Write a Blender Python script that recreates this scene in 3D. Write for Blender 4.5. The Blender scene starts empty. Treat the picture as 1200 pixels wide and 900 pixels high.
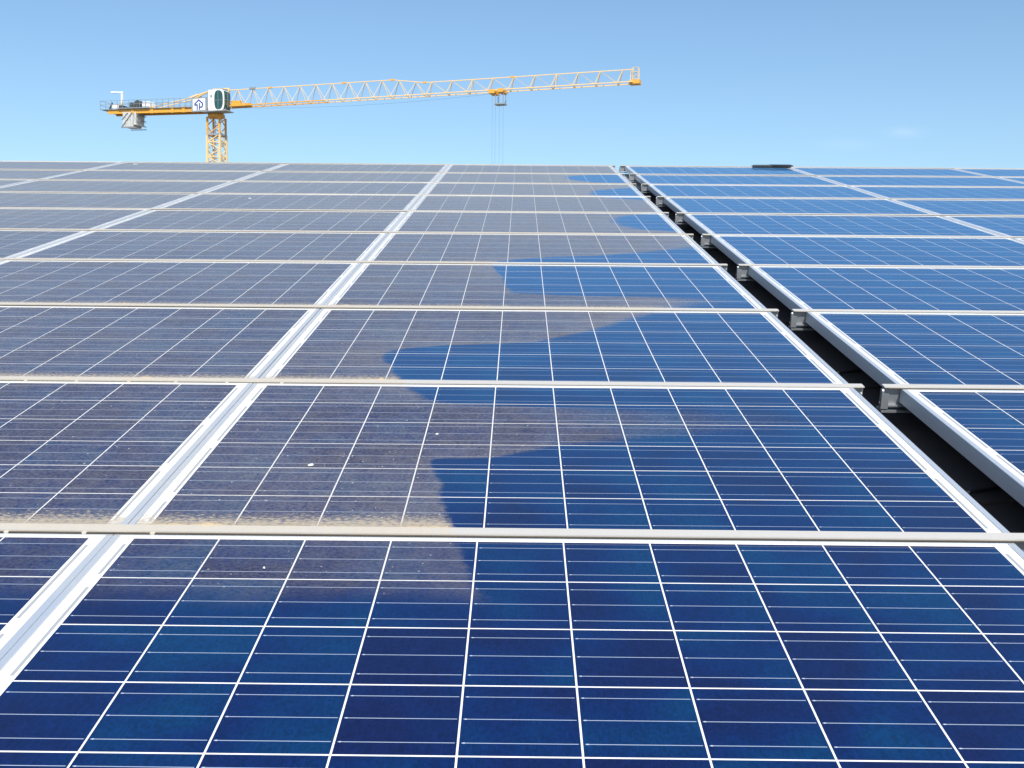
import bpy, bmesh, math, random
from mathutils import Vector, Matrix, Euler
random.seed(7)
S = bpy.context.scene
COL = S.collection
R = math.radians

# ------------------------------------------------------------------ camera
SLOPE = R(12.0)                        # pitch of the roof plane, rising away from the camera
MS = Matrix.Rotation(SLOPE, 4, 'X')   # roof plane coordinates (X across, Y up the slope, Z off the roof) -> world
F, PI_, YA, RO, CX, CY, CZ = 1210.98, 0.2836, -0.00669, 0.00694, 0.7287, -0.77414, 0.81046
d_ = Vector((math.sin(YA)*math.cos(PI_), math.cos(YA)*math.cos(PI_), -math.sin(PI_)))
r_ = Vector((math.cos(YA), -math.sin(YA), 0)); u_ = r_.cross(d_)
r2 = r_*math.cos(RO)+u_*math.sin(RO); u2 = -r_*math.sin(RO)+u_*math.cos(RO)
cd = bpy.data.cameras.new('camera'); cam = bpy.data.objects.new('camera', cd); COL.objects.link(cam)
cd.sensor_fit = 'HORIZONTAL'; cd.sensor_width = 36; cd.lens = F/1200*36
cd.clip_start = 0.02; cd.clip_end = 6000
m = Matrix.Identity(4)
for i in range(3):
    m[i][0] = r2[i]; m[i][1] = u2[i]; m[i][2] = -d_[i]
m.translation = Vector((CX, CY, CZ))
cam.matrix_world = MS @ m
S.camera = cam

# ------------------------------------------------------------------ sky and sun
SUN_EL, SUN_AZ = R(44), R(168)        # azimuth clockwise from +Y: behind the camera, to the right
w = bpy.data.worlds.new('World'); S.world = w; w.use_nodes = True
nt = w.node_tree; bg = nt.nodes['Background']
sky = nt.nodes.new('ShaderNodeTexSky'); sky.sky_type = 'NISHITA'; sky.sun_disc = False
sky.sun_elevation = SUN_EL; sky.sun_rotation = SUN_AZ
sky.air_density = 1.0; sky.dust_density = 1.2; sky.ozone_density = 6.0; sky.altitude = 0
bg.inputs[1].default_value = 0.121
# a faint wisp of cloud low in the sky, right of the crane
tc = nt.nodes.new('ShaderNodeTexCoord')
def wn(op, a, b=None, c=None):
    n = nt.nodes.new('ShaderNodeMath'); n.operation = op
    for k, v in enumerate((a, b, c)):
        if v is None: continue
        if isinstance(v, (int, float)): n.inputs[k].default_value = v
        else: nt.links.new(v, n.inputs[k])
    return n.outputs[0]
sx = nt.nodes.new('ShaderNodeSeparateXYZ'); nt.links.new(tc.outputs['Generated'], sx.inputs[0])
wx = wn('DIVIDE', sx.outputs[0], wn('MAXIMUM', sx.outputs[1], 0.05)); wz = wn('DIVIDE', sx.outputs[2], wn('MAXIMUM', sx.outputs[1], 0.05))
cn = nt.nodes.new('ShaderNodeTexNoise'); cn.inputs['Scale'].default_value = 26; cn.inputs['Detail'].default_value = 5
nt.links.new(tc.outputs['Generated'], cn.inputs[0])
def blob(cx, cz, rx, rz):
    a = wn('DIVIDE', wn('SUBTRACT', wx, cx), rx); b = wn('DIVIDE', wn('SUBTRACT', wz, cz), rz)
    dd = wn('ADD', wn('MULTIPLY', a, a), wn('MULTIPLY', b, b))
    return wn('POWER', 2.718, wn('MULTIPLY', dd, -1.0))
msum = wn('ADD', wn('MULTIPLY', blob(0.366, 0.169, .016, .0045), 1.0), wn('MULTIPLY', blob(0.31, 0.157, .03, .005), .45))
mfac = wn('MULTIPLY', wn('MULTIPLY', msum, wn('MULTIPLY', cn.outputs[0], 1.0)), 0.13)
mx_ = nt.nodes.new('ShaderNodeMix'); mx_.data_type = 'RGBA'
tint = nt.nodes.new('ShaderNodeMix'); tint.data_type = 'RGBA'; tint.blend_type = 'MULTIPLY'; tint.inputs[0].default_value = 1
nt.links.new(sky.outputs[0], tint.inputs[6]); tint.inputs[7].default_value = (0.97, 0.965, 0.88, 1)
nt.links.new(tint.outputs[2], mx_.inputs[6]); mx_.inputs[7].default_value = (8, 8, 8, 1); nt.links.new(mfac, mx_.inputs[0])
nt.links.new(mx_.outputs[2], bg.inputs[0])
sl = bpy.data.lights.new('sun', 'SUN'); sl.energy = 3.6; sl.angle = R(0.53); sl.color = (1, 0.955, 0.89)
so = bpy.data.objects.new('sun', sl); COL.objects.link(so)
sdir = Vector((math.sin(SUN_AZ)*math.cos(SUN_EL), math.cos(SUN_AZ)*math.cos(SUN_EL), math.sin(SUN_EL)))
so.rotation_euler = sdir.to_track_quat('Z', 'Y').to_euler(); so.location = (20, -20, 30)
S.view_settings.view_transform = 'Standard'; S.view_settings.look = 'None'
S.view_settings.exposure = 0.6; S.view_settings.gamma = 1; S.view_settings.use_curve_mapping = False
S.render.resolution_x = 1024; S.render.resolution_y = 768

# ------------------------------------------------------------------ helpers
def unproj(x, y):                     # pixel of the photograph -> point of the roof plane (used for the outline of the cleaned patch)
    v = d_*F + r2*(x-600) + u2*(450-y)
    t = -CZ/v.z
    return CX+v.x*t, CY+v.y*t
def box(bm, x0, x1, y0, y1, z0, z1, M=None):
    vs = [bm.verts.new(Vector(p) if M is None else M @ Vector(p)) for p in
          ((x0,y0,z0),(x1,y0,z0),(x1,y1,z0),(x0,y1,z0),(x0,y0,z1),(x1,y0,z1),(x1,y1,z1),(x0,y1,z1))]
    for f in ((3,2,1,0),(4,5,6,7),(0,1,5,4),(1,2,6,5),(2,3,7,6),(3,0,4,7)):
        bm.faces.new([vs[i] for i in f])
def bar(bm, p, q, w_, h_=None, n=4):
    p = Vector(p); q = Vector(q); h_ = h_ or w_
    d = (q-p).normalized(); up = Vector((0,0,1)) if abs(d.z) < .95 else Vector((1,0,0))
    a = d.cross(up).normalized(); b = a.cross(d).normalized()
    rings = []
    for c in (p, q):
        ring = []
        for k in range(n):
            an = 2*math.pi*(k+.5)/n; s = 1/math.cos(math.pi/n) if n == 4 else 1
            ring.append(bm.verts.new(c + a*(math.cos(an)*w_/2*s) + b*(math.sin(an)*h_/2*s)))
        rings.append(ring)
    for k in range(n):
        bm.faces.new((rings[0][k], rings[0][(k+1)%n], rings[1][(k+1)%n], rings[1][k]))
    bm.faces.new(rings[0][::-1]); bm.faces.new(rings[1])
def prism(bm, pts, x0, x1, axis='X'):  # closed profile extruded along an axis
    def P(a, b, t): return {'X': (t, a, b), 'Y': (a, t, b), 'Z': (a, b, t)}[axis]
    A = [bm.verts.new(P(a, b, x0)) for a, b in pts]; B = [bm.verts.new(P(a, b, x1)) for a, b in pts]
    n = len(pts)
    for k in range(n): bm.faces.new((A[k], A[(k+1)%n], B[(k+1)%n], B[k]))
    bm.faces.new(A[::-1]); bm.faces.new(B)
def mesh_of(bm, name, mat, smooth=False, bevel=0):
    bmesh.ops.recalc_face_normals(bm, faces=bm.faces)
    if bevel: bmesh.ops.bevel(bm, geom=[e for e in bm.edges], offset=bevel, segments=1, affect='EDGES')
    me = bpy.data.meshes.new(name); bm.to_mesh(me); bm.free()
    if mat: me.materials.append(mat)
    if smooth:
        for p in me.polygons: p.use_smooth = True
    return me
def obj(name, bm, mat, parent=None, smooth=False, bevel=0, label=None):
    me = bm if isinstance(bm, bpy.types.Mesh) else mesh_of(bm, name, mat, smooth, bevel)
    o = bpy.data.objects.new(name, me); COL.objects.link(o)
    if parent: o.parent = parent
    if label: o['label'] = label
    return o
def tag(o, label=None, cat=None, group=None, kind=None):
    if label: o['label'] = label
    if cat: o['category'] = cat
    if group: o['group'] = group
    if kind: o['kind'] = kind
    return o
def onroof(o, X, Y, Z=0, rz=0):        # put a top-level object on the roof plane
    o.matrix_world = MS @ Matrix.Translation((X, Y, Z)) @ Matrix.Rotation(rz, 4, 'Z')
def thing(name, label, cat, X, Y, Z=0, group=None):
    o = bpy.data.objects.new(name, None); o.empty_display_size = .1; COL.objects.link(o); onroof(o, X, Y, Z)
    return tag(o, label, cat, group)

# ------------------------------------------------------------------ material helpers
class NT:
    def __init__(s, name):
        s.m = bpy.data.materials.new(name); s.m.use_nodes = True; s.t = s.m.node_tree
        s.p = s.t.nodes['Principled BSDF']
    def put(s, v, sock):
        if v is None: return
        if isinstance(v, (int, float)): sock.default_value = v
        elif isinstance(v, tuple): sock.default_value = v if len(v) == 4 or sock.type == 'VECTOR' else v+(1,)
        else: s.t.links.new(v, sock)
    def M(s, op, a, b=None, c=None, clamp=False):
        n = s.t.nodes.new('ShaderNodeMath'); n.operation = op; n.use_clamp = clamp
        for k, v in enumerate((a, b, c)): s.put(v, n.inputs[k])
        return n.outputs[0]
    def mix(s, f, a, b, mode='MIX'):
        n = s.t.nodes.new('ShaderNodeMix'); n.data_type = 'RGBA'; n.blend_type = mode
        s.put(f, n.inputs[0]); s.put(a, n.inputs[6]); s.put(b, n.inputs[7]); return n.outputs[2]
    def mixf(s, f, a, b):
        n = s.t.nodes.new('ShaderNodeMix'); s.put(f, n.inputs[0]); s.put(a, n.inputs[2]); s.put(b, n.inputs[3]); return n.outputs[0]
    def noise(s, vec, scale, detail=3, rough=.55, out=0):
        n = s.t.nodes.new('ShaderNodeTexNoise'); s.put(vec, n.inputs['Vector'])
        n.inputs['Scale'].default_value = scale; n.inputs['Detail'].default_value = detail; n.inputs['Roughness'].default_value = rough
        return n.outputs[out]
    def xyz(s, v):
        n = s.t.nodes.new('ShaderNodeSeparateXYZ'); s.put(v, n.inputs[0]); return n.outputs
    def comb(s, a, b, c):
        n = s.t.nodes.new('ShaderNodeCombineXYZ'); s.put(a, n.inputs[0]); s.put(b, n.inputs[1]); s.put(c, n.inputs[2]); return n.outputs[0]
    def step(s, v, lo, hi):            # smooth 0..1 ramp, lo may be above hi
        n = s.t.nodes.new('ShaderNodeMapRange'); n.interpolation_type = 'SMOOTHSTEP'
        s.put(v, n.inputs[0]); s.put(lo, n.inputs[1]); s.put(hi, n.inputs[2]); return n.outputs[0]
    def objco(s): return s.t.nodes.new('ShaderNodeTexCoord').outputs['Object']
    def roofco(s):                     # world position turned into roof plane coordinates
        g = s.t.nodes.new('ShaderNodeNewGeometry')
        n = s.t.nodes.new('ShaderNodeVectorRotate'); n.rotation_type = 'X_AXIS'; n.inputs['Angle'].default_value = -SLOPE
        s.t.links.new(g.outputs['Position'], n.inputs['Vector']); return n.outputs[0]
    def bump(s, h, strength=.3, dist=.01):
        n = s.t.nodes.new('ShaderNodeBump'); n.inputs['Strength'].default_value = strength; n.inputs['Distance'].default_value = dist
        s.put(h, n.inputs['Height']); return n.outputs[0]
    def set(s, **k):
        for a, v in k.items(): s.put(v, s.p.inputs[a.replace('_', ' ')])
        return s.m

# The outline of what has been wiped clean: for each height y of the photo the x left of which dust still lies, and how softly it ends (m)
EDGE = [(900,560,.3),(730,560,.08),(704,562,.04),(700,566,.03),(687,557,.02),(650,540,.02),(633,533,.02),(617,528,.02),(600,522,.02),(567,513,.02),
        (545,505,.02),(540,504,.02),(537,513,.03),(536.2,573,.03),(532,600,.04),(524,636,.05),(520,665,.08),(516,700,.15),(511,735,.25),(505,775,.45),(496,790,.7),(488,770,.8),
        (482,730,.8),(478,660,.5),(475,560,.3),(473,520,.12),(468,499,.04),(455,479,.02),(443,467,.02),(425,455,.02),(414,448,.02),(410.5,455,.02),(407,476,.03),(404,524,.03),(402,580,.03),(400,628,.03),
        (394,655,.04),(386,692,.05),(380,712,.06),(373,737,.08),(364,765,.12),(359,790,.2),(354,812,.25),(350,815,.4),(347,740,.35),(345,640,.2),(343,598,.03),(334,592,.02),
        (324,588,.02),(315,580,.02),(309,575,.02),(306.5,578,.03),(303,612,.04),(300.5,650,.06),(299,705,.10),(296,745,.12),(292,790,.15),(289,815,.15),(286,850,.15),(274,850,.1),
        (271.5,795,.15),(268,745,.12),(263,724,.08),(258,718,.08),(254,724,.08),(251,745,.12),(248,775,.15),(246,830,.1),(238,830,.1),(235,760,.15),(232,712,.1),(227,692,.05),(223,696,.08),
        (220,735,.15),(218,830,.1),(215.5,830,.1),(213.8,700,.12),(211,672,.08),(208,663,.06),(206,668,.1),(204.6,700,.1),(203.8,830,.1),(193,830,.1)]
PTS = []
for y, x, sft in EDGE:
    X, Y = unproj(max(x, -9000), y)
    PTS.append((Y, max(X, -9.9) if x > -8000 else -9.9, sft))
Y_LOW = unproj(450, 699)[1]
def dust_mask(n, P=None):
    P = n.xyz(P if P is not None else n.roofco())
    X = n.M('ADD', P[0], n.M('MULTIPLY', n.M('SUBTRACT', n.noise(n.comb(P[0], P[1], 0.0), 9, 3), .5), .05))
    wob = n.M('MULTIPLY', n.M('SUBTRACT', n.noise(n.comb(P[0], 0.0, 3.0), 2.2, 4), .5), .05)
    Y = n.M('ADD', P[1], wob)
    def curve(rng, which, lo, hi):
        c = n.t.nodes.new('ShaderNodeFloatCurve'); cm = c.mapping.curves[0]
        pts = [p for p in PTS if rng[0]-.6 <= p[0] <= rng[1]+.6]
        seq = sorted(((p[0]-rng[0])/(rng[1]-rng[0]), (p[which]-lo)/(hi-lo)) for p in pts)
        inside = [q for q in seq if 0 < q[0] < 1]
        def at(t):
            for a, b in zip(seq, seq[1:]):
                if a[0] <= t <= b[0]: return a[1]+(b[1]-a[1])*(t-a[0])/max(1e-6, b[0]-a[0])
            return seq[0][1] if t < seq[0][0] else seq[-1][1]
        full = [(0, at(0))]+inside+[(1, at(1))]
        while len(cm.points) < len(full): cm.points.new(.5, .5)
        for pt, q in zip(cm.points, full):
            pt.location = q; pt.handle_type = 'VECTOR'
        c.mapping.use_clip = False
        c.mapping.update()
        t = n.M('DIVIDE', n.M('SUBTRACT', Y, rng[0]), rng[1]-rng[0], clamp=True)
        n.put(t, c.inputs['Value']); c.inputs['Factor'].default_value = 1
        return n.M('ADD', n.M('MULTIPLY', c.outputs[0], hi-lo), lo)
    A, B, Cc = (0, 2.0), (2.0, 5.0), (5.0, 10.0)
    s1 = n.M('GREATER_THAN', Y, 2.0); s2 = n.M('GREATER_THAN', Y, 5.0)
    b = n.mixf(s2, n.mixf(s1, curve(A, 1, -10, 3), curve(B, 1, -10, 3)), curve(Cc, 1, -10, 3))
    sf = n.mixf(s2, n.mixf(s1, curve(A, 2, 0, 1), curve(B, 2, 0, 1)), curve(Cc, 2, 0, 1))
    dd = n.M('DIVIDE', n.M('SUBTRACT', b, X), n.M('MAXIMUM', sf, .015))
    spk = n.noise(n.comb(n.M('MULTIPLY', P[0], .7), P[1], 7.0), 120, 3, .7)
    mk = n.step(n.M('ADD', dd, n.M('MULTIPLY', n.M('SUBTRACT', spk, .5), 1.6)), -.55, .55)
    # the nearest module: dust only just below the rail, thinning out towards the viewer
    low = n.M('ADD', P[1], n.M('MULTIPLY', n.M('SUBTRACT', n.noise(n.comb(P[0], P[1], 2.0), 5, 4), .5), .09))
    mk = n.M('MULTIPLY', mk, n.M('MULTIPLY', n.step(low, Y_LOW-.045, Y_LOW+.06), n.mixf(n.step(P[1], .98, 1.0), .64, 1.0)))
    n.near = n.M('POWER', 2.718, n.M('MULTIPLY', n.M('MAXIMUM', n.M('SUBTRACT', b, X), 0.0), -3.2))   # 1 at the wiped edge, fading into the dust
    return n.M('MULTIPLY', mk, n.M('LESS_THAN', P[0], 1.73)), P

# ------------------------------------------------------------------ sizes of the modules
PW, PH, PX, PY = 1.6702, 0.991, 1.6714, 1.00105
MXm = (PW-1.587)/2; MYm = .0195; LIP = .0125; FH = .040
X0 = -.0101                             # left frame edge of the column next to the gap
XR = 1.80437-.0101                      # left frame edge of the first column right of the gap

# ------------------------------------------------------------------ materials
def mat_glass():
    n = NT('solar_glass'); o = n.xyz(n.objco()); dust, P = dust_mask(n)
    x = n.M('SUBTRACT', o[0], MXm); y = n.M('SUBTRACT', o[1], MYm)
    inx = n.M('MULTIPLY', n.M('GREATER_THAN', x, 0.0), n.M('LESS_THAN', x, 1.587))
    iny = n.M('MULTIPLY', n.M('GREATER_THAN', y, 0.0), n.M('LESS_THAN', y, .951))
    inside = n.M('MULTIPLY', inx, iny)
    fx = n.M('MODULO', n.M('ADD', x, .159), .159); fy = n.M('MODULO', n.M('ADD', y, .159), .159)
    cell = n.M('MULTIPLY', n.M('MULTIPLY', n.M('LESS_THAN', fx, .1562), n.M('LESS_THAN', fy, .1560)), inside)
    bb = None
    for c in (.026, .078, .130):
        t = n.M('COMPARE', fy, c, .00070); bb = t if bb is None else n.M('ADD', bb, t)
    dot = None
    for c in (.026, .078, .130):
        t = n.M('COMPARE', fy, c, .0012); dot = t if dot is None else n.M('ADD', dot, t)
    dot = n.M('MULTIPLY', dot, n.M('COMPARE', fx, .0060, .0015))
    bb = n.M('MULTIPLY', bb, n.M('MULTIPLY', n.M('GREATER_THAN', fx, .003), n.M('LESS_THAN', fx, .1535)))
    # per-cell tone: polycrystalline silicon drifting from violet to teal across a wafer
    ix = n.M('FLOOR', n.M('DIVIDE', x, .159)); iy = n.M('FLOOR', n.M('DIVIDE', y, .159))
    oi = n.t.nodes.new('ShaderNodeObjectInfo')
    wn_ = n.t.nodes.new('ShaderNodeTexWhiteNoise'); wn_.noise_dimensions = '4D'
    n.put(n.comb(ix, iy, 0.0), wn_.inputs['Vector'])
    n.put(n.M('MULTIPLY', oi.outputs['Random'], 91.0), wn_.inputs['W'])
    rc = n.xyz(wn_.outputs['Color'])
    grad = n.noise(n.comb(n.M('ADD', P[0], n.M('MULTIPLY', rc[0], 3.0)), n.M('ADD', P[1], n.M('MULTIPLY', rc[1], 3.0)), rc[2]), 4.2, 2)
    tone = n.M('ADD', n.M('MULTIPLY', n.M('SUBTRACT', grad, .5), 2.6), n.M('ADD', n.M('ADD', n.M('MULTIPLY', rc[2], .26), .22), n.M('MULTIPLY', n.M('DIVIDE', fx, .156), .28)), clamp=True)
    cr = n.t.nodes.new('ShaderNodeValToRGB'); n.put(tone, cr.inputs[0])
    e = cr.color_ramp.elements; e[0].position = .1; e[0].color = (.0046, .0090, .055, 1); e[1].position = .95; e[1].color = (.0018, .027, .094, 1)
    k = cr.color_ramp.elements.new(.5); k.color = (.0026, .0145, .080, 1)
    # crystal grain and printed fingers
    vor = n.t.nodes.new('ShaderNodeTexVoronoi'); vor.inputs['Scale'].default_value = 230
    n.put(n.comb(o[0], n.M('MULTIPLY', o[1], .8), 0.0), vor.inputs['Vector'])
    gr = n.xyz(vor.outputs['Color'])[0]
    fing = n.noise(n.comb(n.M('MULTIPLY', o[0], 14.0), o[1], 0.0), 30, 2)
    gain = n.M('ADD', n.M('ADD', n.M('MULTIPLY', gr, .34), .46), n.M('MULTIPLY', fing, .70))
    silicon = n.mix(1.0, cr.outputs[0], n.comb(gain, gain, gain), 'MULTIPLY')
    white = (.82, .80, .755, 1)
    colr = n.mix(cell, white, silicon)
    colr = n.mix(n.M('MULTIPLY', bb, cell), colr, (.34, .40, .50, 1))
    colr = n.mix(n.M('MULTIPLY', dot, cell), colr, (.46, .52, .60, 1))
    # connecting ribbons in the side margins
    def seg(off, a=.318, l=.27):
        return n.M('LESS_THAN', n.M('MODULO', n.M('ADD', n.M('SUBTRACT', o[1], off), a*4), a), l)
    rb = n.M('ADD', n.M('MULTIPLY', n.M('COMPARE', o[0], MXm-.0085, .0030), seg(.19)),
                    n.M('MULTIPLY', n.M('COMPARE', o[0], PW-MXm+.0085, .0030), seg(.035)))
    rb = n.M('MULTIPLY', rb, n.M('MULTIPLY', n.M('GREATER_THAN', o[1], .045), n.M('LESS_THAN', o[1], PH-.045)))
    colr = n.mix(rb, colr, (.36, .37, .37, 1))
    # ---- dust
    pv = n.comb(P[0], P[1], 0.0)
    big = n.noise(pv, 1.1, 4); streak = n.noise(n.comb(n.M('MULTIPLY', P[0], .8), n.M('MULTIPLY', P[1], 6.0), 0.0), 2.2, 3)
    fine = n.noise(n.comb(n.M('MULTIPLY', P[0], .8), P[1], 0.0), 150, 3, .75); mid = n.noise(n.comb(P[0], n.M('MULTIPLY', P[1], 1.0), 5.0), 26, 4, .6)
    edgeY = n.step(P[1], .8, 1.6)
    amt = n.M('ADD', n.M('ADD', .0, n.M('MULTIPLY', big, .24)), n.M('ADD', n.M('MULTIPLY', streak, .05), n.M('MULTIPLY', n.M('SUBTRACT', fine, .5), .75)))
    amt = n.M('ADD', amt, n.M('MULTIPLY', n.M('SUBTRACT', mid, .5), .34))
    amt = n.M('ADD', amt, n.M('MULTIPLY', n.M('MULTIPLY', n.near, big), .20))
    amt = n.M('ADD', amt, n.M('MULTIPLY', n.step(P[1], 2.8, 8.0), .17))      # dust paled up the slope: grazing-angle look put into its colour
    amt = n.M('MULTIPLY', n.M('MAXIMUM', amt, .01), dust)
    amt = n.M('MULTIPLY', amt, n.M('MULTIPLY', n.mixf(inside, .6, 1.0), n.mixf(n.M('MULTIPLY', inside, cell), 1.7, 1.0)), clamp=True)
    dcol = n.mix(big, (.31, .295, .265, 1), (.35, .31, .25, 1))
    colr2 = n.mix(amt, colr, dcol)
    # light flecks
    v2 = n.t.nodes.new('ShaderNodeTexVoronoi'); v2.inputs['Scale'].default_value = 62; n.put(pv, v2.inputs['Vector'])
    rr = n.xyz(v2.outputs['Color'])
    fleck = n.M('MULTIPLY', n.M('LESS_THAN', v2.outputs['Distance'], n.M('MULTIPLY', rr[1], .13)), n.M('GREATER_THAN', rr[0], n.M('SUBTRACT', .72, n.M('MULTIPLY', n.near, .34))))
    colr2 = n.mix(n.M('MULTIPLY', n.M('MULTIPLY', fleck, dust), .75), colr2, (.52, .50, .46, 1))
    # silt gathered along the lower edge of each dusty module
    silt_n = n.noise(n.comb(n.M('MULTIPLY', P[0], .5), P[1], 0.0), 170, 3, .65)
    low = n.noise(n.comb(P[0], 0.0, 0.0), 3.0, 4)
    reach = n.M('ADD', .050, n.M('MULTIPLY', low, .07))
    sband = n.M('SUBTRACT', 1.0, n.M('DIVIDE', n.M('SUBTRACT', o[1], .022), reach), clamp=True)
    silt = n.step(n.M('ADD', silt_n, n.M('MULTIPLY', sband, .34)), .60, .80)
    silt = n.M('MULTIPLY', n.M('MULTIPLY', silt, n.M('GREATER_THAN', sband, .01)), dust)
    scol = n.mix(n.noise(pv, 60, 2), (.30, .245, .17, 1), (.52, .44, .32, 1))
    colr2 = n.mix(n.M('MULTIPLY', n.M('MULTIPLY', n.M('MULTIPLY', sband, sband), dust), .45), colr2, (.40, .35, .27, 1))
    colr2 = n.mix(n.M('MULTIPLY', silt, .75), colr2, scol)
    cov = n.M('MAXIMUM', n.M('MULTIPLY', dust, .70), silt)
    return n.set(Base_Color=colr2, Roughness=.55, Specular_IOR_Level=n.M('MULTIPLY', n.M('SUBTRACT', 1.0, cell), .3),
                 Coat_Weight=n.M('SUBTRACT', 1.0, cov), Coat_Roughness=n.M('ADD', .045, n.M('MULTIPLY', dust, .3)), Coat_IOR=1.45,
                 Sheen_Weight=n.mixf(dust, n.M('MULTIPLY', cell, .88), .96), Sheen_Roughness=n.mixf(dust, .30, .26), Sheen_Tint=n.mix(dust, (.12, .50, .98, 1), (.95, .97, 1.0, 1)))
def mat_alu(name, base=(.60, .61, .62), rough=.38, metal=.85, dusty=.55, streaky=True):
    n = NT(name); dust, P = dust_mask(n)
    nz = n.noise(n.comb(n.M('MULTIPLY', P[0], 2.0), P[1], P[2]), 40, 4, .65); nb = n.noise(n.comb(P[0], P[1], 0.0), 5, 4)
    c = n.mix(n.M('MULTIPLY', nz, .45), base, tuple(v*.72 for v in base))
    k = n.step(n.M('ADD', nb, n.M('MULTIPLY', n.M('SUBTRACT', nz, .5), .9)), .25, .75)
    f = n.M('MULTIPLY', n.M('MULTIPLY', dust, n.M('ADD', .45, n.M('MULTIPLY', k, .55))), dusty)
    c = n.mix(f, c, n.mix(nz, (.40, .34, .25, 1), (.56, .50, .40, 1)))
    return n.set(Base_Color=c, Metallic=n.M('MULTIPLY', n.M('SUBTRACT', 1.0, f), metal), Roughness=n.M('ADD', rough, n.M('MULTIPLY', nz, .15)),
                 Normal=n.bump(nz, .12, .002))
def simple(name, col, rough=.6, metal=0, var=.25, scale=6, bump=0, dirt=None):
    n = NT(name); v = n.objco(); a = n.noise(v, scale, 4, .6); b = n.noise(v, scale*9, 3, .6)
    t = n.M('ADD', n.M('MULTIPLY', a, .7), n.M('MULTIPLY', b, .3))
    c = n.mix(t, tuple(x*(1-var) for x in col)+(1,), tuple(min(1, x*(1+var)) for x in col)+(1,))
    if dirt:
        c = n.mix(n.M('MULTIPLY', n.step(a, .5, .7), .6), c, dirt+(1,))
    k = dict(Base_Color=c, Metallic=metal, Roughness=rough)
    if bump: k['Normal'] = n.bump(t, bump, .01)
    return n.set(**k)
GLASS = mat_glass()
FRAME = mat_alu('anodised_frame', (.68, .73, .78), .42, .6, .35)
RAIL = mat_alu('rail_aluminium', (.61, .58, .53), .5, .25, .85)
BRACK_SHADE = mat_alu('shaded_bracket_aluminium', (.36, .38, .40), .45, .8, .0)  # darker than the rail: shade on webs and end fittings put into the colour
def mat_roof():
    n = NT('black_bitumen_sheet'); o = n.xyz(n.objco()); v = n.comb(o[0], o[1], 0.0)
    g = n.noise(v, 260, 3, .7); b = n.noise(v, 3, 4)
    c = n.mix(n.M('MULTIPLY', n.M('ADD', g, b), .5), (.052, .042, .037, 1), (.100, .082, .073, 1))
    return n.set(Base_Color=c, Roughness=.85, Specular_IOR_Level=.2, Normal=n.bump(g, .5, .002))
ROOF = mat_roof()
CAP = simple('ridge_sheet_metal', (.50, .50, .49), .5, .3, .2, 8)
SLOT_SHADE = simple('slot_shade_dark', (.085, .070, .052), .8, 0, .4, 30)  # dark tone standing for the shade in the rail slot
RUBBER = simple('black_rubber', (.014, .014, .015), .5, 0, .2, 30)
SAND = simple('dry_sand', (.50, .39, .255), .95, 0, .35, 160, .6)
LIME = simple('dried_dropping', (.78, .78, .74), .8, 0, .2, 200)
BOARD = simple('dark_painted_metal', (.012, .014, .020), .6, 0, .3, 8)
YEL = simple('crane_yellow', (.72, .36, .045), .45, 0, .2, 1.2, 0, (.48, .33, .13))
YEL2 = simple('crane_pale_yellow', (.78, .54, .24), .5, 0, .2, 1.0, 0, (.60, .50, .38))
WHT = simple('crane_pale_steel', (.62, .47, .24), .5, 0, .15, 1.5)
GRY = simple('crane_galvanised', (.30, .33, .36), .5, .3, .2, 3)
CABW = simple('cab_white', (.78, .80, .80), .35, 0, .06, 1)
CABG = NT('cab_green_glass').set(Base_Color=(.02, .075, .07, 1), Roughness=.06, Specular_IOR_Level=.7)
CONC = simple('counterweight_concrete', (.52, .53, .51), .85, 0, .3, 1.6, 0, (.25, .25, .24))
DARK = simple('machinery_dark', (.06, .07, .075), .6, 0, .3, 4)
SIGNW = simple('sign_white', (.80, .81, .82), .4, 0, .04, 1)
SIGNB = simple('sign_blue', (.015, .06, .28), .4, 0, .1, 1)
ROPE = simple('steel_rope', (.10, .11, .12), .5, .4, .2, 4)
GROUND = simple('dry_ground', (.20, .18, .14), .95, 0, .35, .05)
WALLM = simple('pale_cladding', (.45, .45, .43), .7, 0, .1, .8)

# ------------------------------------------------------------------ setting: ground, building
bm = bmesh.new(); N = 24; L = 3000
for i in range(N+1):
    for j in range(N+1): bm.verts.new((-L+2*L*i/N, -L+2*L*j/N, -9))
bm.verts.ensure_lookup_table()
for i in range(N):
    for j in range(N):
        a = i*(N+1)+j; bm.faces.new([bm.verts[k] for k in (a, a+N+1, a+N+2, a+1)])
tag(obj('ground', bm, GROUND), kind='structure')

bld = bpy.data.objects.new('warehouse_building', None); COL.objects.link(bld)
tag(bld, 'building with a black sheeted roof seen through the gap between the two panel fields', 'building')
bld.location = (0, 0, -9)
RZ = -.112                             # roof skin below the module plane
YR = 10.06                             # ridge
def rp(X, Y, Z): return MS @ Vector((X, Y, Z))
rid = rp(0, YR, RZ)
def roofpt(X, Y, Z):                    # both slopes, folded at the ridge
    if Y <= YR: return rp(X, Y, Z) + Vector((0, 0, 9))
    p = rp(X, 2*YR-Y, Z); return Vector((p.x, 2*rid.y-p.y, p.z)) + Vector((0, 0, 9))
def sheet(x0, x1, ylist, zf, nx):
    b = bmesh.new(); rows = []
    for (Y, z) in ylist:
        rows.append([b.verts.new(roofpt(x0+(x1-x0)*i/nx, Y, RZ+z+zf(x0+(x1-x0)*i/nx))) for i in range(nx+1)])
    for r0, r1 in zip(rows, rows[1:]):
        for i in range(nx): b.faces.new((r0[i], r0[i+1], r1[i+1], r1[i]))
    return b
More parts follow.
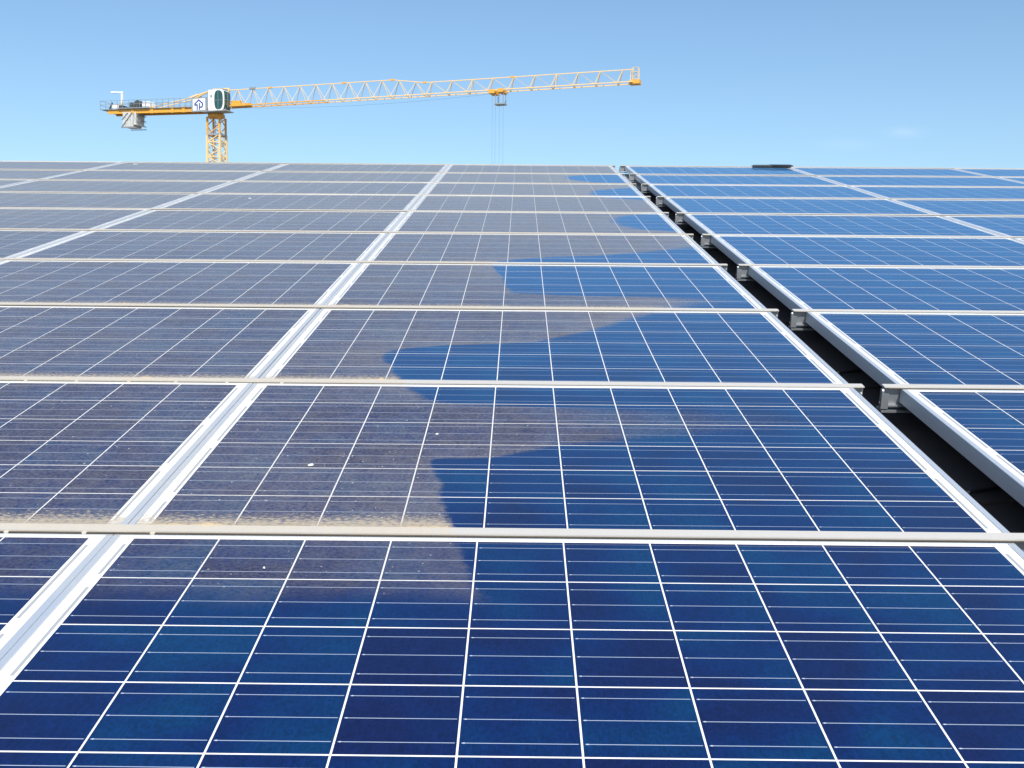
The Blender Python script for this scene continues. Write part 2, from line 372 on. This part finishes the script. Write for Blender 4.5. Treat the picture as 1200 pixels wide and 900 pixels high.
# overlapping profiled black sheets: a low step and a lip each course, shallow waves across
yl = []; Y = -6.0
while Y < YR-.01:
    yl += [(Y, .009), (min(Y+.93, YR), 0.0)]; Y += .93
yl[-1] = (YR, 0.0)
wave = lambda X: .004*math.cos(X/.21*2*math.pi) + .003*max(0, math.cos(X/.42*2*math.pi))**8
b = sheet(1.1, 2.4, yl, wave, 120); obj('roof_sheet', b, ROOF, bld)
b = sheet(-14, 1.1, yl, lambda X: -.004, 4); obj('roof_sheet', b, ROOF, bld)
b = sheet(2.4, 16, yl, lambda X: -.004, 4); obj('roof_sheet', b, ROOF, bld)
b = sheet(-14, 16, [(YR, 0), (YR+16, 0)], lambda X: 0, 2); obj('roof_sheet', b, ROOF, bld)
b = bmesh.new(); box(b, -13.6, 15.6, rp(0,-5.7,0).y, 2*rid.y-rp(0,-5.7,0).y, 0, 9+rp(0,-5.7,RZ).z-.06); obj('wall', b, WALLM, bld)
for xg in (-13.6, 15.4):
    b = bmesh.new(); e0 = roofpt(0, -5.7, RZ-.05); e1 = roofpt(0, YR, RZ-.05)
    zz = 9+rp(0,-5.7,RZ).z-.06
    prism(b, [(e0.y, zz), (e0.y, e0.z), (e1.y, e1.z), (2*rid.y-e0.y, e0.z), (2*rid.y-e0.y, zz)], xg, xg+.2); obj('gable_wall', b, WALLM, bld)
b = bmesh.new()                          # folded ridge sheet showing pale at the far end of the gap
pr = [(YR-1.45, .012), (YR-1.4, .020), (YR, .030), (YR+1.0, .020)]
rows = [[b.verts.new(roofpt(x, y_, RZ+z)) for x in (1.5, 2.0)] for y_, z in pr]
for r0, r1 in zip(rows, rows[1:]): b.faces.new((r0[0], r0[1], r1[1], r1[0]))
rc_ = obj('ridge_cap', b, CAP, bld)
# cable lying in the gap
b = bmesh.new(); pth = [(1.60, 1.43), (1.66, 1.46), (1.72, 1.445), (1.78, 1.47), (1.86, 1.50)]
for k, (p, q) in enumerate(zip(pth, pth[1:])): bar(b, (p[0], p[1], RZ+.016), (q[0], q[1], RZ+.016), .009, n=8)
cb = obj('roof_cable', b, RUBBER); cb.matrix_world = MS
tag(cb, 'thin black cable crossing the roof at the nearest stretch of the gap', 'cable', 'cables crossing the gap')
c2 = cb.copy(); COL.objects.link(c2); c2.matrix_world = MS @ Matrix.Translation((0, 1.03, 0))
c2['label'] = 'thin black cable crossing the gap just beyond the second left rail end'

# ------------------------------------------------------------------ solar panels
def panel_meshes():
    b = bmesh.new(); z1 = .0015; z0 = z1-FH
    # mitred frame: lip, outer wall and bottom return, each of the four sides closed at the corner
    def ring(x0, y0, x1, y1, z): return [b.verts.new(p) for p in ((x0,y0,z),(x1,y0,z),(x1,y1,z),(x0,y1,z))]
    e = .0012
    loops = [ring(LIP, LIP, PW-LIP, PH-LIP, z1-.003), ring(LIP, LIP, PW-LIP, PH-LIP, z1), ring(e, e, PW-e, PH-e, z1), ring(0, 0, PW, PH, z1-e),
             ring(0, 0, PW, PH, z0), ring(.028, .028, PW-.028, PH-.028, z0), ring(.028, .028, PW-.028, PH-.028, z0+.002), ring(.0018, .0018, PW-.0018, PH-.0018, z0+.002),
             ring(.0018, .0018, PW-.0018, PH-.0018, z1-.003)]
    for A, B in zip(loops, loops[1:]+loops[:1]):
        for k in range(4): b.faces.new((A[k], A[(k+1)%4], B[(k+1)%4], B[k]))
    fr = mesh_of(b, 'frame', FRAME)
    b = bmesh.new(); box(b, .003, PW-.003, .003, PH-.003, -.006, -.0016)
    gl = mesh_of(b, 'glass', GLASS)
    b = bmesh.new(); box(b, PW/2-.06, PW/2+.06, PH-.16, PH-.05, -.028, -.0062)
    jb = mesh_of(b, 'junction_box', RUBBER)
    return fr, gl, jb
FR, GL, JB = panel_meshes()
ORD = ['nearest', 'second', 'third', 'fourth', 'fifth', 'sixth', 'seventh', 'eighth', 'ninth', 'farthest']
def project(X, Y):
    v = Vector((X-CX, Y-CY, -CZ)); z = v.dot(d_)
    return (600+F*v.dot(r2)/z, 450-F*v.dot(u2)/z) if z > .05 else (None, None)
def visible(x0, y0, x1, y1, mg=15):
    for i in range(21):
        for j in range(11):
            px, py = project(x0+(x1-x0)*i/20, y0+(y1-y0)*j/10)
            if px is not None and -mg < px < 1200+mg and py < 915: return True
    return False
OFF = {0: -.0107, 1: 0, 2: 0, 3: .002, 4: .004, 5: .006, 6: .006, 7: .007, 8: .007, 9: .007}
def state(c, r, right):
    if right: return 'clean deep blue panel' if r < 4 else 'clean bright blue panel'
    if c == 0:
        return {0: 'mostly wiped dark blue panel', 1: 'half blue, half dusty panel', 2: 'dusty panel with long blue wedge', 3: 'dusty panel with blue block',
                4: 'dusty panel with lower blue sliver', 5: 'dusty panel with small blue patch', 6: 'grey panel with faint blue streak', 7: 'grey panel with blue corner patch',
                8: 'grey panel with tiny blue patch', 9: 'evenly grey dusty panel'}[r]
    if r == 0: return 'blue panel dusty along its top'
    return 'dusty violet blue panel' if r < 5 else 'dull grey dusty panel'
first = None; NP = 0
for right, cols in ((False, range(0, -6, -1)), (True, range(0, 5))):
    for r in range(10):
        for c in cols:
            X = (XR if right else X0) + c*PX + (0 if right else OFF[r]); Y = r*PY + (PY-PH)/2
            if not visible(X, Y, X+PW, Y+PH, 380): continue      # a little beyond the frame too
            side = 'right' if right else 'left'
            pos = ('next to the gap on its %s' % side) if c == 0 else ('%s %s of the gap' % (ORD[abs(c)], side))
            st = state(c, r, right)
            lab = '%s, %s row, %s' % (st, ORD[r], pos)
            t = bpy.data.objects.new('solar_panel', None); t.empty_display_size = .1; COL.objects.link(t)
            jx, jz = random.uniform(-.0012, .0012), random.uniform(-.0008, .0008)
            t.matrix_world = MS @ Matrix.Translation((X+jx, Y, jz)) @ Matrix.Rotation(random.uniform(-.0006, .0006), 4, 'Z') @ Matrix.Rotation(random.uniform(-.0016, .0016), 4, 'X') @ Matrix.Rotation(random.uniform(-.0012, .0012), 4, 'Y')
            tag(t, lab, 'solar panel', 'solar panels on the roof')
            for nm, me in (('frame', FR), ('glass', GL), ('junction_box', JB)):
                o = bpy.data.objects.new(nm, me); COL.objects.link(o); o.parent = t
            NP += 1

# ------------------------------------------------------------------ insertion rails between the rows
RXW = .0135
def rail_meshes(x0, x1, side):
    b = bmesh.new()
    # one extruded profile: cover flange with a raised rear edge, web, foot flange
    top = [(-RXW, .0035), (RXW, .0035), (RXW, .0072), (RXW-.003, .0072), (-RXW+.003, .0062), (-RXW, .0062)]
    prism(b, top, x0, x1)
    cover = b
    b = bmesh.new(); box(b, x0, x1, -.0022, .0022, -.046, .0036); web = b
    b = bmesh.new(); prism(b, [(-.019, -.0505), (.019, -.0505), (.019, -.046), (-.019, -.046)], x0, x1)
    return cover, web, b
XL0, XL1 = X0-5*PX-.05, X0+PW+.030
XR0, XR1 = XR-.048, XR+5*PX+.05
for k in range(0, 11):
    for right in (False, True):
        x0, x1 = (XR0, XR1) if right else (XL0, XL1+OFF[min(k, 9)])
        if not visible(x0, k*PY-.02, x1, k*PY+.02): continue
        side = 'right' if right else 'left'
        where = 'along the ridge beyond the farthest panels' if k == 10 else 'between the %s and %s panel rows' % (ORD[k-1], ORD[k]) if k else 'below the nearest row'
        t = thing('mounting_rail', '%s aluminium mounting rail %s, %s of the gap' % ('clean' if right else 'dust stained', where, side), 'rail', 0, k*PY, 0, 'mounting rails between the panel rows')
        c_, w_, f_ = rail_meshes(x0, x1, side)
        obj('cover_flange', c_, RAIL, t); obj('web', w_, BRACK_SHADE, t); obj('foot_flange', f_, BRACK_SHADE, t)
        b = bmesh.new(); box(b, x0+.01, x1-.01, -RXW-.0028, -RXW+.002, .0018, .0034); obj('slot_shade_strip', b, SLOT_SHADE, t)  # thin dark strip added as the shade line under the flange
        if not right:
            # hooked end of the left rail
            b = bmesh.new(); prism(b, [(-.004, .0033), (.003, .0033), (.003, -.014), (-.002, -.020), (-.009, -.020), (-.009, -.016), (-.004, -.012)], x1-.007, x1-.003)
            obj('end_hook', b, BRACK_SHADE, t)
        else:
            # upright end plate with its bolt, and the bearer under the rail end
            b = bmesh.new()
            pl = [(-.020, -.056), (-.004, -.056), (-.004, -.004), (-.007, 0), (-.017, 0), (-.020, -.004)]
            prism(b, pl, x0-.008, x0-.003)
            box(b, x0-.003, x0+.012, -.020, -.016, -.056, -.012)
            ep = obj('end_plate', b, BRACK_SHADE, t)
            b = bmesh.new(); bar(b, (x0-.012, -.012, -.040), (x0-.004, -.012, -.040), .009, n=6); obj('bolt', b, DARK, ep)
            b = bmesh.new(); box(b, x0-.006, x0+.12, -.022, .022, -.066, -.060); obj('bearer', b, BRACK_SHADE, t)
        # small dried drip lumps in the slot under the flange, only on the dusty near rails
        if not right and k in (1, 2):
            for q in range(14):
                xc = .06-q*.140
                b = bmesh.new(); prism(b, [(-.0045, .0035), (.0045, .0035), (.003, -.001), (-.003, -.001)], -RXW-.004, -RXW+.001, 'Y')
                o = obj('slot_lump', b, RAIL, t); o.location.x = xc+random.uniform(-.01, .01)

# ------------------------------------------------------------------ sand drifted against the rails
def sand_ridge(xa, xb, k, h, wd, label, seed, dens=.006):
    rnd = random.Random(seed); b = bmesh.new(); n = int((xb-xa)/dens); prev = None
    ph = [rnd.uniform(0, 6) for _ in range(6)]
    for i in range(n+1):
        x = xa+(xb-xa)*i/n; s = i/n
        env = min(1, s/.03)*min(1, (1-s)/.015)
        a = (.75+.18*math.sin(x*9+ph[0])+.13*math.sin(x*31+ph[1])+.10*math.sin(x*83+ph[2])+rnd.uniform(-.12, .12))*env+.02
        prof = [(0, 0), (0, h*a), (wd*.45*a, h*a*rnd.uniform(.7, 1)), (wd*.8*a, h*a*.4), (wd*a, 0)]
        row = [b.verts.new((x, RXW-.001+y_, z-.0012)) for y_, z in prof]
        if prev:
            for j in range(4): b.faces.new((prev[j], row[j], row[j+1], prev[j+1]))
        prev = row
    o = obj('sand_ridge', b, SAND, smooth=True); onroof(o, 0, k*PY, 0)
    return tag(o, label, 'sand', None, 'stuff')
def Xat(x, k): return unproj(x, project(0, k*PY+.014)[1])[0]
sand_ridge(.012, Xat(531, 1), 1, .0085, .026, 'tan sand drifted along the upper side of the nearest visible rail', 3)
sand_ridge(-1.62, -.03, 1, .0072, .012, 'thin tan silt along the left end of the nearest rail', 4)
sand_ridge(.012, Xat(467, 2), 2, .0085, .030, 'pale silt along the second rail ending at the wiped wedge', 5)
sand_ridge(-3.2, -.03, 2, .0080, .020, 'thin pale silt along the second rail left of the bright seam', 6)
sand_ridge(-4.0, .9, 3, .0078, .016, 'thin pale silt along the third rail', 8, .012)

# ------------------------------------------------------------------ bird droppings
def dropping(px, py, s, label):
    X, Y = unproj(px, py); b = bmesh.new(); rnd = random.Random(int(px))
    for q in range(4):
        cx, cy, rr = rnd.uniform(-1, 1)*s*.7, rnd.uniform(-1, 1)*s*.35, s*rnd.uniform(.35, .7)
        cen = b.verts.new((cx, cy, .002+q*.0004)); ring = []
        for a in range(12):
            an = a*math.pi/6; k = rr*rnd.uniform(.7, 1.15); ring.append(b.verts.new((cx+k*math.cos(an)*1.3, cy+k*math.sin(an), 0)))
        for a in range(12): b.faces.new((cen, ring[a], ring[(a+1)%12]))
    o = obj('bird_dropping', b, LIME, smooth=True); onroof(o, X, Y, .0005)
    tag(o, label, 'dropping', 'bird droppings on the panels')
dropping(363, 545, .0075, 'white bird dropping on the dusty part of the second row')
dropping(512, 509, .003, 'tiny white dropping near the wiped area of the second row')
dropping(293, 232.5, .012, 'white dropping on a far grey panel left of the bright seam')
dropping(158, 192.5, .030, 'white dropping at the upper edge of the farthest left row')
dropping(310, 666, .0022, 'tiny white fleck on the nearest row below the rail')

# ------------------------------------------------------------------ dark flat board lying over the ridge rail
Xb, Yb = XR+1.49, 9.93
bd = thing('cover_board', 'thin dark board lying on the ridge rail above the first seam right of the gap', 'board', Xb, Yb, .0085)
b = bmesh.new(); prism(b, [(0, .004), (.21, .004), (.21, .015), (0, .015)], .0, .14, 'Y'); obj('board', b, BOARD, bd)
b = bmesh.new(); prism(b, [(-.19, .004), (-.001, .004), (-.001, .013), (-.16, .012)], .01, .13, 'Y'); obj('end_strip', b, DARK, bd)

# ------------------------------------------------------------------ tower crane
def world_ray(x, y):
    v = MS.to_3x3() @ (d_*F + r2*(x-600) + u2*(450-y)); return v
Cw = cam.matrix_world.translation.copy()
def at_dist(x, y, D):                    # point at horizontal distance D along +Y
    v = world_ray(x, y); return Cw + v*(D/v.y)
P0 = at_dist(253.5, 126.5, 144.0)
vt = world_ray(749, 96.5); P1 = Cw + vt*((P0.z-Cw.z)/vt.z)
jd = P1-P0; JL = jd.length; yaw = math.atan2(jd.y, jd.x)
print('jib', P0, P1, JL, math.degrees(yaw))
crane = bpy.data.objects.new('tower_crane', None); COL.objects.link(crane)
crane.location = (P0.x, P0.y, -9); crane.rotation_euler = (0, 0, yaw)
tag(crane, 'yellow flat top tower crane with a white cab and long jib standing beyond the roof', 'crane')
H0 = P0.z+9                              # jib underside above the ground
# mast (own orientation)
def sq(b, h0, h1, hw, legw, brw, pitch, M):
    c = [(-hw, -hw), (hw, -hw), (hw, hw), (-hw, hw)]
    for x, y in c: bar(b, M@Vector((x, y, h0)), M@Vector((x, y, h1)), legw)
    n = max(1, round((h1-h0)/pitch)); st = (h1-h0)/n
    for i in range(n):
        za, zb = h0+i*st, h0+(i+1)*st
        for k in range(4):
            p, q = c[k], c[(k+1)%4]
            if i % 2: p, q = q, p
            bar(b, M@Vector((p[0], p[1], za)), M@Vector((q[0], q[1], zb)), brw)
            if i % 2 == 0: bar(b, M@Vector((p[0], p[1], za)), M@Vector((q[0], q[1], za)), brw)
MR = Matrix.Rotation(R(-10.6)-yaw, 4, 'Z')
b = bmesh.new(); sq(b, 0, H0-3.7, .93, .25, .10, 1.0, MR); mast = obj('mast', b, YEL2, crane)
b = bmesh.new(); sq(b, H0-3.7, H0-1.35, .90, .22, .10, 1.2, MR); obj('mast_head', b, YEL, crane)
b = bmesh.new()
for z in (H0-3.7,):
    box(b, -1.05, 1.05, -1.05, -.95, z-.12, z+.12, MR); box(b, -1.05, 1.05, .95, 1.05, z-.12, z+.12, MR); box(b, -1.05, -.95, -.95, .95, z-.12, z+.12, MR); box(b, .95, 1.05, -.95, .95, z-.12, z+.12, MR)
obj('collar', b, GRY, mast)
b = bmesh.new()
for y in (-.22, .22): bar(b, MR@Vector((-.25, y, 0)), MR@Vector((-.25, y, H0-1.6)), .05)
for i in range(int((H0-2)/.35)): bar(b, MR@Vector((-.25, -.22, .3+i*.35)), MR@Vector((-.25, .22, .3+i*.35)), .03)
obj('ladder', b, GRY, mast)
b = bmesh.new(); box(b, -2.6, 2.6, -2.6, 2.6, 0, .5); obj('foundation', b, CONC, crane)
b = bmesh.new(); bar(b, (0, 0, H0-1.35), (0, 0, H0-.95), 2.3, n=20); obj('slewing_ring', b, YEL, crane)
b = bmesh.new(); bar(b, (0, 0, H0-.95), (0, 0, H0-.55), 2.0, n=20); box(b, -1.5, 1.6, -1.3, 1.0, H0-.55, H0-.30); obj('turntable', b, YEL, crane)
b = bmesh.new(); box(b, -.95, 2.9, -2.15, -.2, H0-.42, H0-.30)
for x in (-.9, .3, 1.6, 2.85): bar(b, (x, -2.13, H0-.30), (x, -2.13, H0-.05), .05)
obj('platform', b, GRY, crane)
# tower top frame behind the cab
b = bmesh.new()
for y in (-.75, .75):
    bar(b, (-1.0, y, H0-.3), (-.4, 0, H0+2.55), .16); bar(b, (1.6, y, H0-.3), (2.1, 0, H0+2.55), .16)
    bar(b, (-1.0, y, H0), (1.6, y, H0), .18)
bar(b, (-.4, 0, H0+2.55), (2.1, 0, H0+2.5), .16)
obj('top_frame', b, YEL2, crane)
# jib : triangular lattice, one top chord, two bottom chords
def topz(s):
    if s < 26.5: return 2.28-.08*s/26.5
    if s < 31: return 2.20-(s-26.5)/4.5*.60
    return 1.60-(s-31)/30*.03
HWJ = .72
S0, S1 = 1.6, JL-.6
b = bmesh.new()
for y in (-HWJ, HWJ): bar(b, (S0, y, H0), (17, y, H0), .135)
obj('lower_chord', b, YEL, crane)
b = bmesh.new()
for y in (-HWJ, HWJ): bar(b, (17, y, H0), (S1, y, H0), .115)
obj('lower_chord', b, YEL2, crane, label='paler outer length of the lower chord')
b = bmesh.new(); st = [2.1, 26.5, 31, S1]
for a, c in zip(st, st[1:]): bar(b, (a, 0, H0+topz(a)), (c, 0, H0+topz(c)), .10)
obj('upper_chord', b, YEL2, crane)
b = bmesh.new(); s = 3.4; pitch = 2.4; k = 0
while s < 30.5:
    for y in (-HWJ, HWJ):
        bar(b, (s, 0, H0+topz(s)), (s-pitch*.42, y, H0), .062); bar(b, (s, 0, H0+topz(s)), (min(s+pitch*.52, 31), y, H0), .062)
    bar(b, (s+pitch*.5, -HWJ, H0), (s+pitch*.5, HWJ, H0), .07)
    s += pitch
obj('lattice', b, WHT, crane)
b = bmesh.new(); s = 32.0; pitch = 2.75
while s < S1-.4:
    for y in (-HWJ, HWJ):
        bar(b, (s, 0, H0+topz(s)), (s-.55, y, H0), .09)
        if s+pitch < S1: bar(b, (s, 0, H0+topz(s)), (s+pitch-.55, y, H0), .045)
    bar(b, (s-.55, -HWJ, H0), (s-.55, HWJ, H0), .07)
    s += pitch
for s in (38.2, 49.2, 58.5):
    for y in (-HWJ, HWJ): bar(b, (s-.7, y, H0), (s-.7, 0, H0+topz(s)), .065)
obj('lattice', b, WHT, crane, label='thin pale struts of the outer jib')
for s in (8.5, 19.5, 26.5, 31.0, 42.8):
    b = bmesh.new(); box(b, s-.24, s+.24, -.10, .10, H0+topz(s)-.10, H0+topz(s)+.12); obj('joint_plate', b, YEL, crane)
b = bmesh.new(); box(b, 5.3, 6.2, -.18, .18, H0+2.2, H0+2.45); obj('trolley_winch', b, GRY, crane)
b = bmesh.new(); box(b, 2.2, 5.4, -.45, .45, H0+.02, H0+.32); box(b, 2.6, 4.0, -.35, .35, H0+.32, H0+.75); obj('hoist_frame', b, YEL, crane)
b = bmesh.new()
for y in (-.55, .55):
    for s in (JL-.75, JL-.05): bar(b, (s, y*.6, H0), (s, y*.6, H0+1.75), .07)
for z in (.4, .8, 1.2, 1.72): bar(b, (JL-.75, -.33, H0+z), (JL-.05, -.33, H0+z), .06); bar(b, (JL-.4, -.33, H0+z), (JL-.4, .33, H0+z), .06)
obj('tip_frame', b, WHT, crane)
b = bmesh.new(); box(b, JL-1.1, JL+.15, -.6, .6, H0-.22, H0+.25); obj('tip_block', b, YEL, crane)
# trolley, hook frame, ropes
TS = 0
vv = world_ray(584, 108)
best = min((abs(project_x - 584), s_) for s_, project_x in ((s_/10, (lambda p: (lambda v: 600+F*v.dot(MS.to_3x3()@r2)/v.dot(MS.to_3x3()@d_))(p-Cw))(P0+jd.normalized()*(s_/10))) for s_ in range(200, 600)))
TS = best[1]
b = bmesh.new(); box(b, TS-.95, TS-.15, -.95, .95, H0-.42, H0+.05); box(b, TS+.25, TS+.95, -.95, .95, H0-.32, H0+.12); box(b, TS-.9, TS+.9, -.85, -.75, H0-.2, H0-.08); box(b, TS-.9, TS+.9, .75, .85, H0-.2, H0-.08)
tr = obj('trolley', b, YEL, crane)
b = bmesh.new()
for s in (TS-.15, TS+.85): bar(b, (s, -.5, H0-.4), (s, -.5, H0-1.65), .09); bar(b, (s, .5, H0-.4), (s, .5, H0-1.65), .09)
box(b, TS-.3, TS+1.0, -.6, .6, H0-1.75, H0-1.6); obj('basket', b, GRY, tr)
b = bmesh.new()
for s in (TS-.75, TS-.35, TS+.2, TS+.7): bar(b, (s, 0, H0-.3), (s, 0, 9.0), .014)
obj('hoist_rope', b, ROPE, crane)
b = bmesh.new(); box(b, TS-.8, TS+.8, -.25, .25, 8.1, 9.0); bar(b, (TS, 0, 8.1), (TS, 0, 7.4), .16); obj('hook_block', b, YEL, crane)
b = bmesh.new(); pa = (3.0, 0, H0-.15); pb = (TS-.9, 0, H0-.3); prev = pa
for i in range(1, 13):
    t = i/12; q = (pa[0]+(pb[0]-pa[0])*t, 0, pa[2]+(pb[2]-pa[2])*t-1.1*4*t*(1-t)*.5); bar(b, prev, q, .016); prev = q
obj('trolley_rope', b, ROPE, crane)
# counter-jib
CJ = -19.0
b = bmesh.new()
for y in (-.95, .80): box(b, CJ, -1.0, y, y+.15, H0-.60, H0-.02)
for i in range(10): box(b, CJ+.2+i*1.9, CJ+.35+i*1.9, -.8, .8, H0-.45, H0-.2)
for s in (-7.3, -5.3, -3.2, -11.0, -14.6): box(b, s, s+.5, -1.05, -.95, H0-.66, H0+.16)
obj('counter_jib_girder', b, YEL, crane)
b = bmesh.new(); box(b, CJ-1.2, -1.2, -1.15, 1.15, H0-.02, H0+.04); box(b, -16.8, -11.2, -1.3, 1.3, H0+.04, H0+.16); obj('deck', b, GRY, crane)
b = bmesh.new()
for y in (-1.2, 1.2):
    s = CJ-1.2
    while s < -2.0: bar(b, (s, y, H0), (s, y, H0+1.2), .05); s += 1.05
    for z in (.65, 1.2): bar(b, (CJ-1.2, y, H0+z), (-2.0, y, H0+z), .05)
for z in (0, .6, 1.2): bar(b, (CJ-1.2, -1.2, H0+z), (CJ-1.2, 1.2, H0+z), .05)
obj('railing', b, GRY, crane)
b = bmesh.new()
for y in (-.6, .6): bar(b, (-12.3, y, H0+.1), (-5, y*.8, H0+1.25), .11); bar(b, (-5, y*.8, H0+1.25), (-.4, 0, H0+2.5), .14)
for y in (-.6, .6): bar(b, (-4.2, y*.8, H0+1.42), (-3.0, y*.6, H0+1.80), .24)
obj('tie_bar', b, YEL2, crane)
b = bmesh.new(); bar(b, (-13.8, -.75, H0+.75), (-13.8, .75, H0+.75), .95, n=16); box(b, -15.1, -14.5, -.8, .8, H0+.16, H0+.95)
for q in range(5): bar(b, (-13.8, -.6+q*.3, H0+.75), (-13.8, -.5+q*.3, H0+.75), 1.1, n=16)
obj('winch_drum', b, DARK, crane)
b = bmesh.new(); box(b, -12.7, -11.3, -.9, .3, H0+.16, H0+1.0); obj('electric_cabinet', b, CABW, crane, bevel=.06)
b = bmesh.new(); box(b, -18.4, -17.2, -.8, .2, H0+.04, H0+.75); obj('electric_cabinet', b, CABW, crane, bevel=.06)
b = bmesh.new(); box(b, -17.0, -16.4, -.9, .9, H0+.04, H0+.6); bar(b, (-18.7, -.9, H0+.1), (-18.2, -.9, H0+1.0), .16); obj('motor', b, DARK, crane)
cw = None
for q in range(5):
    b = bmesh.new(); s = -16.2+q*.50
    drop = 0 if q < 4 else .25
    prism(b, [(-1.0, H0-2.45+drop), (.9, H0-2.45+drop), (1.0, H0-.45), (-1.0, H0-.35)], s, s+.44)
    obj('counterweight_slab', b, CONC, crane, bevel=.04)
b = bmesh.new(); box(b, -16.4, -13.5, -1.12, -1.02, H0-2.6, H0-2.5); box(b, -16.4, -13.5, 1.02, 1.12, H0-2.6, H0-2.5)
bar(b, (-16.3, -1.08, H0-2.5), (-14.4, -1.08, H0-.5), .10); bar(b, (-16.3, -1.08, H0-1.5), (-15.2, -1.08, H0-.5), .08)
for s in (-13.55,):
    for z in (-.8, -1.5, -2.2): box(b, s-.12, s+.12, -.95, .95, H0+z-.05, H0+z+.05)
obj('counterweight_hanger', b, GRY, crane)
b = bmesh.new(); bar(b, (-16.9, -.3, H0), (-16.9, -.3, H0+1.15), .24)
lp = obj('lamp_post', b, YEL2, crane)
b = bmesh.new(); bar(b, (-16.9, -.3, H0+1.15), (-16.9, -.3, H0+2.62), .24); bar(b, (-16.7, -.3, H0+2.5), (-18.3, -.3, H0+2.55), .16, .16); box(b, -18.9, -17.9, -.5, -.1, H0+2.45, H0+2.62); obj('lamp_arm', b, CABW, lp)
# cab with rounded nose
def cab_profile(x0, x1, z0, z1, nose, inset=0, n=10):
    pts = [(x0+inset, z0+inset), (x0+inset, z1-inset)]
    cx = x1-nose; hh = (z1-z0)/2-inset; mz = (z0+z1)/2
    for i in range(n+1):
        a = math.pi/2-math.pi*i/n
        pts.append((cx+(nose-inset)*abs(math.cos(a))**.7, mz+hh*(1 if math.sin(a) >= 0 else -1)*abs(math.sin(a))**.6))
    return pts
b = bmesh.new(); prism(b, cab_profile(.05, 2.55, H0-.28, H0+2.5, .55), -1.95, -.45, 'Y')
cab = obj('cab', b, CABW, crane)
b = bmesh.new()                            # tall rounded side window
pts = []
for i in range(24):
    a = 2*math.pi*i/24; cx_, cz_ = math.cos(a), math.sin(a)
    pts.append((1.62+.74*(abs(cx_)**.7)*(1 if cx_ > 0 else -.80), H0+1.11+1.26*(abs(cz_)**.7)*(1 if cz_ > 0 else -1)))
prism(b, pts, -1.985, -1.93, 'Y'); sw = obj('side_window', b, CABG, cab)
b = bmesh.new(); bar(b, (1.15, -1.99, H0+1.05), (2.25, -1.99, H0+1.05), .04); bar(b, (1.62, -1.99, H0), (1.62, -1.99, H0+2.25), .035); obj('window_bar', b, GRY, sw)
b = bmesh.new()                            # wrap-around front glazing, proud of the nose
pr = cab_profile(.05, 2.60, H0-.22, H0+2.44, .55)[2:]
outer = pr[1:-1]; inner = [(x-.14, z) for x, z in outer]
prism(b, outer+inner[::-1], -1.88, -.52, 'Y'); fw = obj('front_window', b, CABG, cab)
b = bmesh.new()
bar(b, (2.63, -1.2, H0+.1), (2.63, -1.2, H0+2.1), .05)
bar(b, (2.64, -1.8, H0+1.1), (2.64, -.6, H0+1.1), .05); obj('window_bar', b, GRY, fw)
b = bmesh.new(); bar(b, (.55, -1.99, H0+1.65), (.55, -1.94, H0+1.65), .34, n=14); obj('vent', b, GRY, cab)
b = bmesh.new(); box(b, -.1, .05, -1.9, -.5, H0-.2, H0+2.3); box(b, .1, 2.3, -1.9, -.5, H0+2.5, H0+2.58); obj('cab_trim', b, GRY, cab)
# sign board with the blue arrow emblem
b = bmesh.new(); box(b, -2.55, -.15, -2.02, -1.90, H0-.35, H0+1.55); sg = obj('sign_frame', b, GRY, crane)
b = bmesh.new(); box(b, -2.32, -.38, -2.06, -2.02, H0-.18, H0+1.38); obj('sign_panel', b, SIGNW, sg)
b = bmesh.new()
def em(a, c, w_=.16): bar(b, (a[0]-1.35, -2.09, H0+.6+a[1]), (c[0]-1.35, -2.09, H0+.6+c[1]), w_, .05)
# arrow outline: roof, shoulders, two legs; the right leg curls back like a letter P
def stroke(pts, w_=.15):
    for p, q in zip(pts, pts[1:]):
        p = Vector((p[0]-1.35, -2.085, H0+.6+p[1])); q = Vector((q[0]-1.35, -2.085, H0+.6+q[1])); dd = (q-p).normalized()*w_*.42
        d2 = (q-p).normalized(); nrm = Vector((-d2.z, 0, d2.x))*w_/2
        vs = [(p-dd-nrm), (q+dd-nrm), (q+dd+nrm), (p-dd+nrm)]
        A = [b.verts.new(v+Vector((0, -.022, 0))) for v in vs]; B = [b.verts.new(v+Vector((0, .022, 0))) for v in vs]
        for k in range(4): b.faces.new((A[k], A[(k+1)%4], B[(k+1)%4], B[k]))
        b.faces.new(A); b.faces.new(B[::-1])
stroke([(-.26, -.62), (-.26, -.02), (-.62, -.02), (-.62, .12), (0, .62), (.55, .18), (.62, -.08), (.50, -.34), (.14, -.36)])
stroke([(.10, .12), (.10, -.62)])
obj('arrow_emblem', b, SIGNB, sg)
bpy.context.view_layer.update()
for o in crane.children:
    if o.name.split('.')[0] in ('counter_jib_girder', 'deck', 'railing', 'tie_bar', 'winch_drum', 'electric_cabinet', 'motor', 'counterweight_slab', 'counterweight_hanger', 'lamp_post'):
        # the counter-jib is a tenth shorter than first laid out and stands a degree or so up towards its end
        o.matrix_world = crane.matrix_world @ Matrix.Translation((0, 0, H0)) @ Matrix.Rotation(R(1.5), 4, 'Y') @ Matrix.Translation((0, 0, -H0)) @ Matrix.Diagonal((.905, 1, 1, 1))
    if o.name.split('.')[0] in ('cab', 'sign_frame', 'platform'):
        o.location.z -= .45
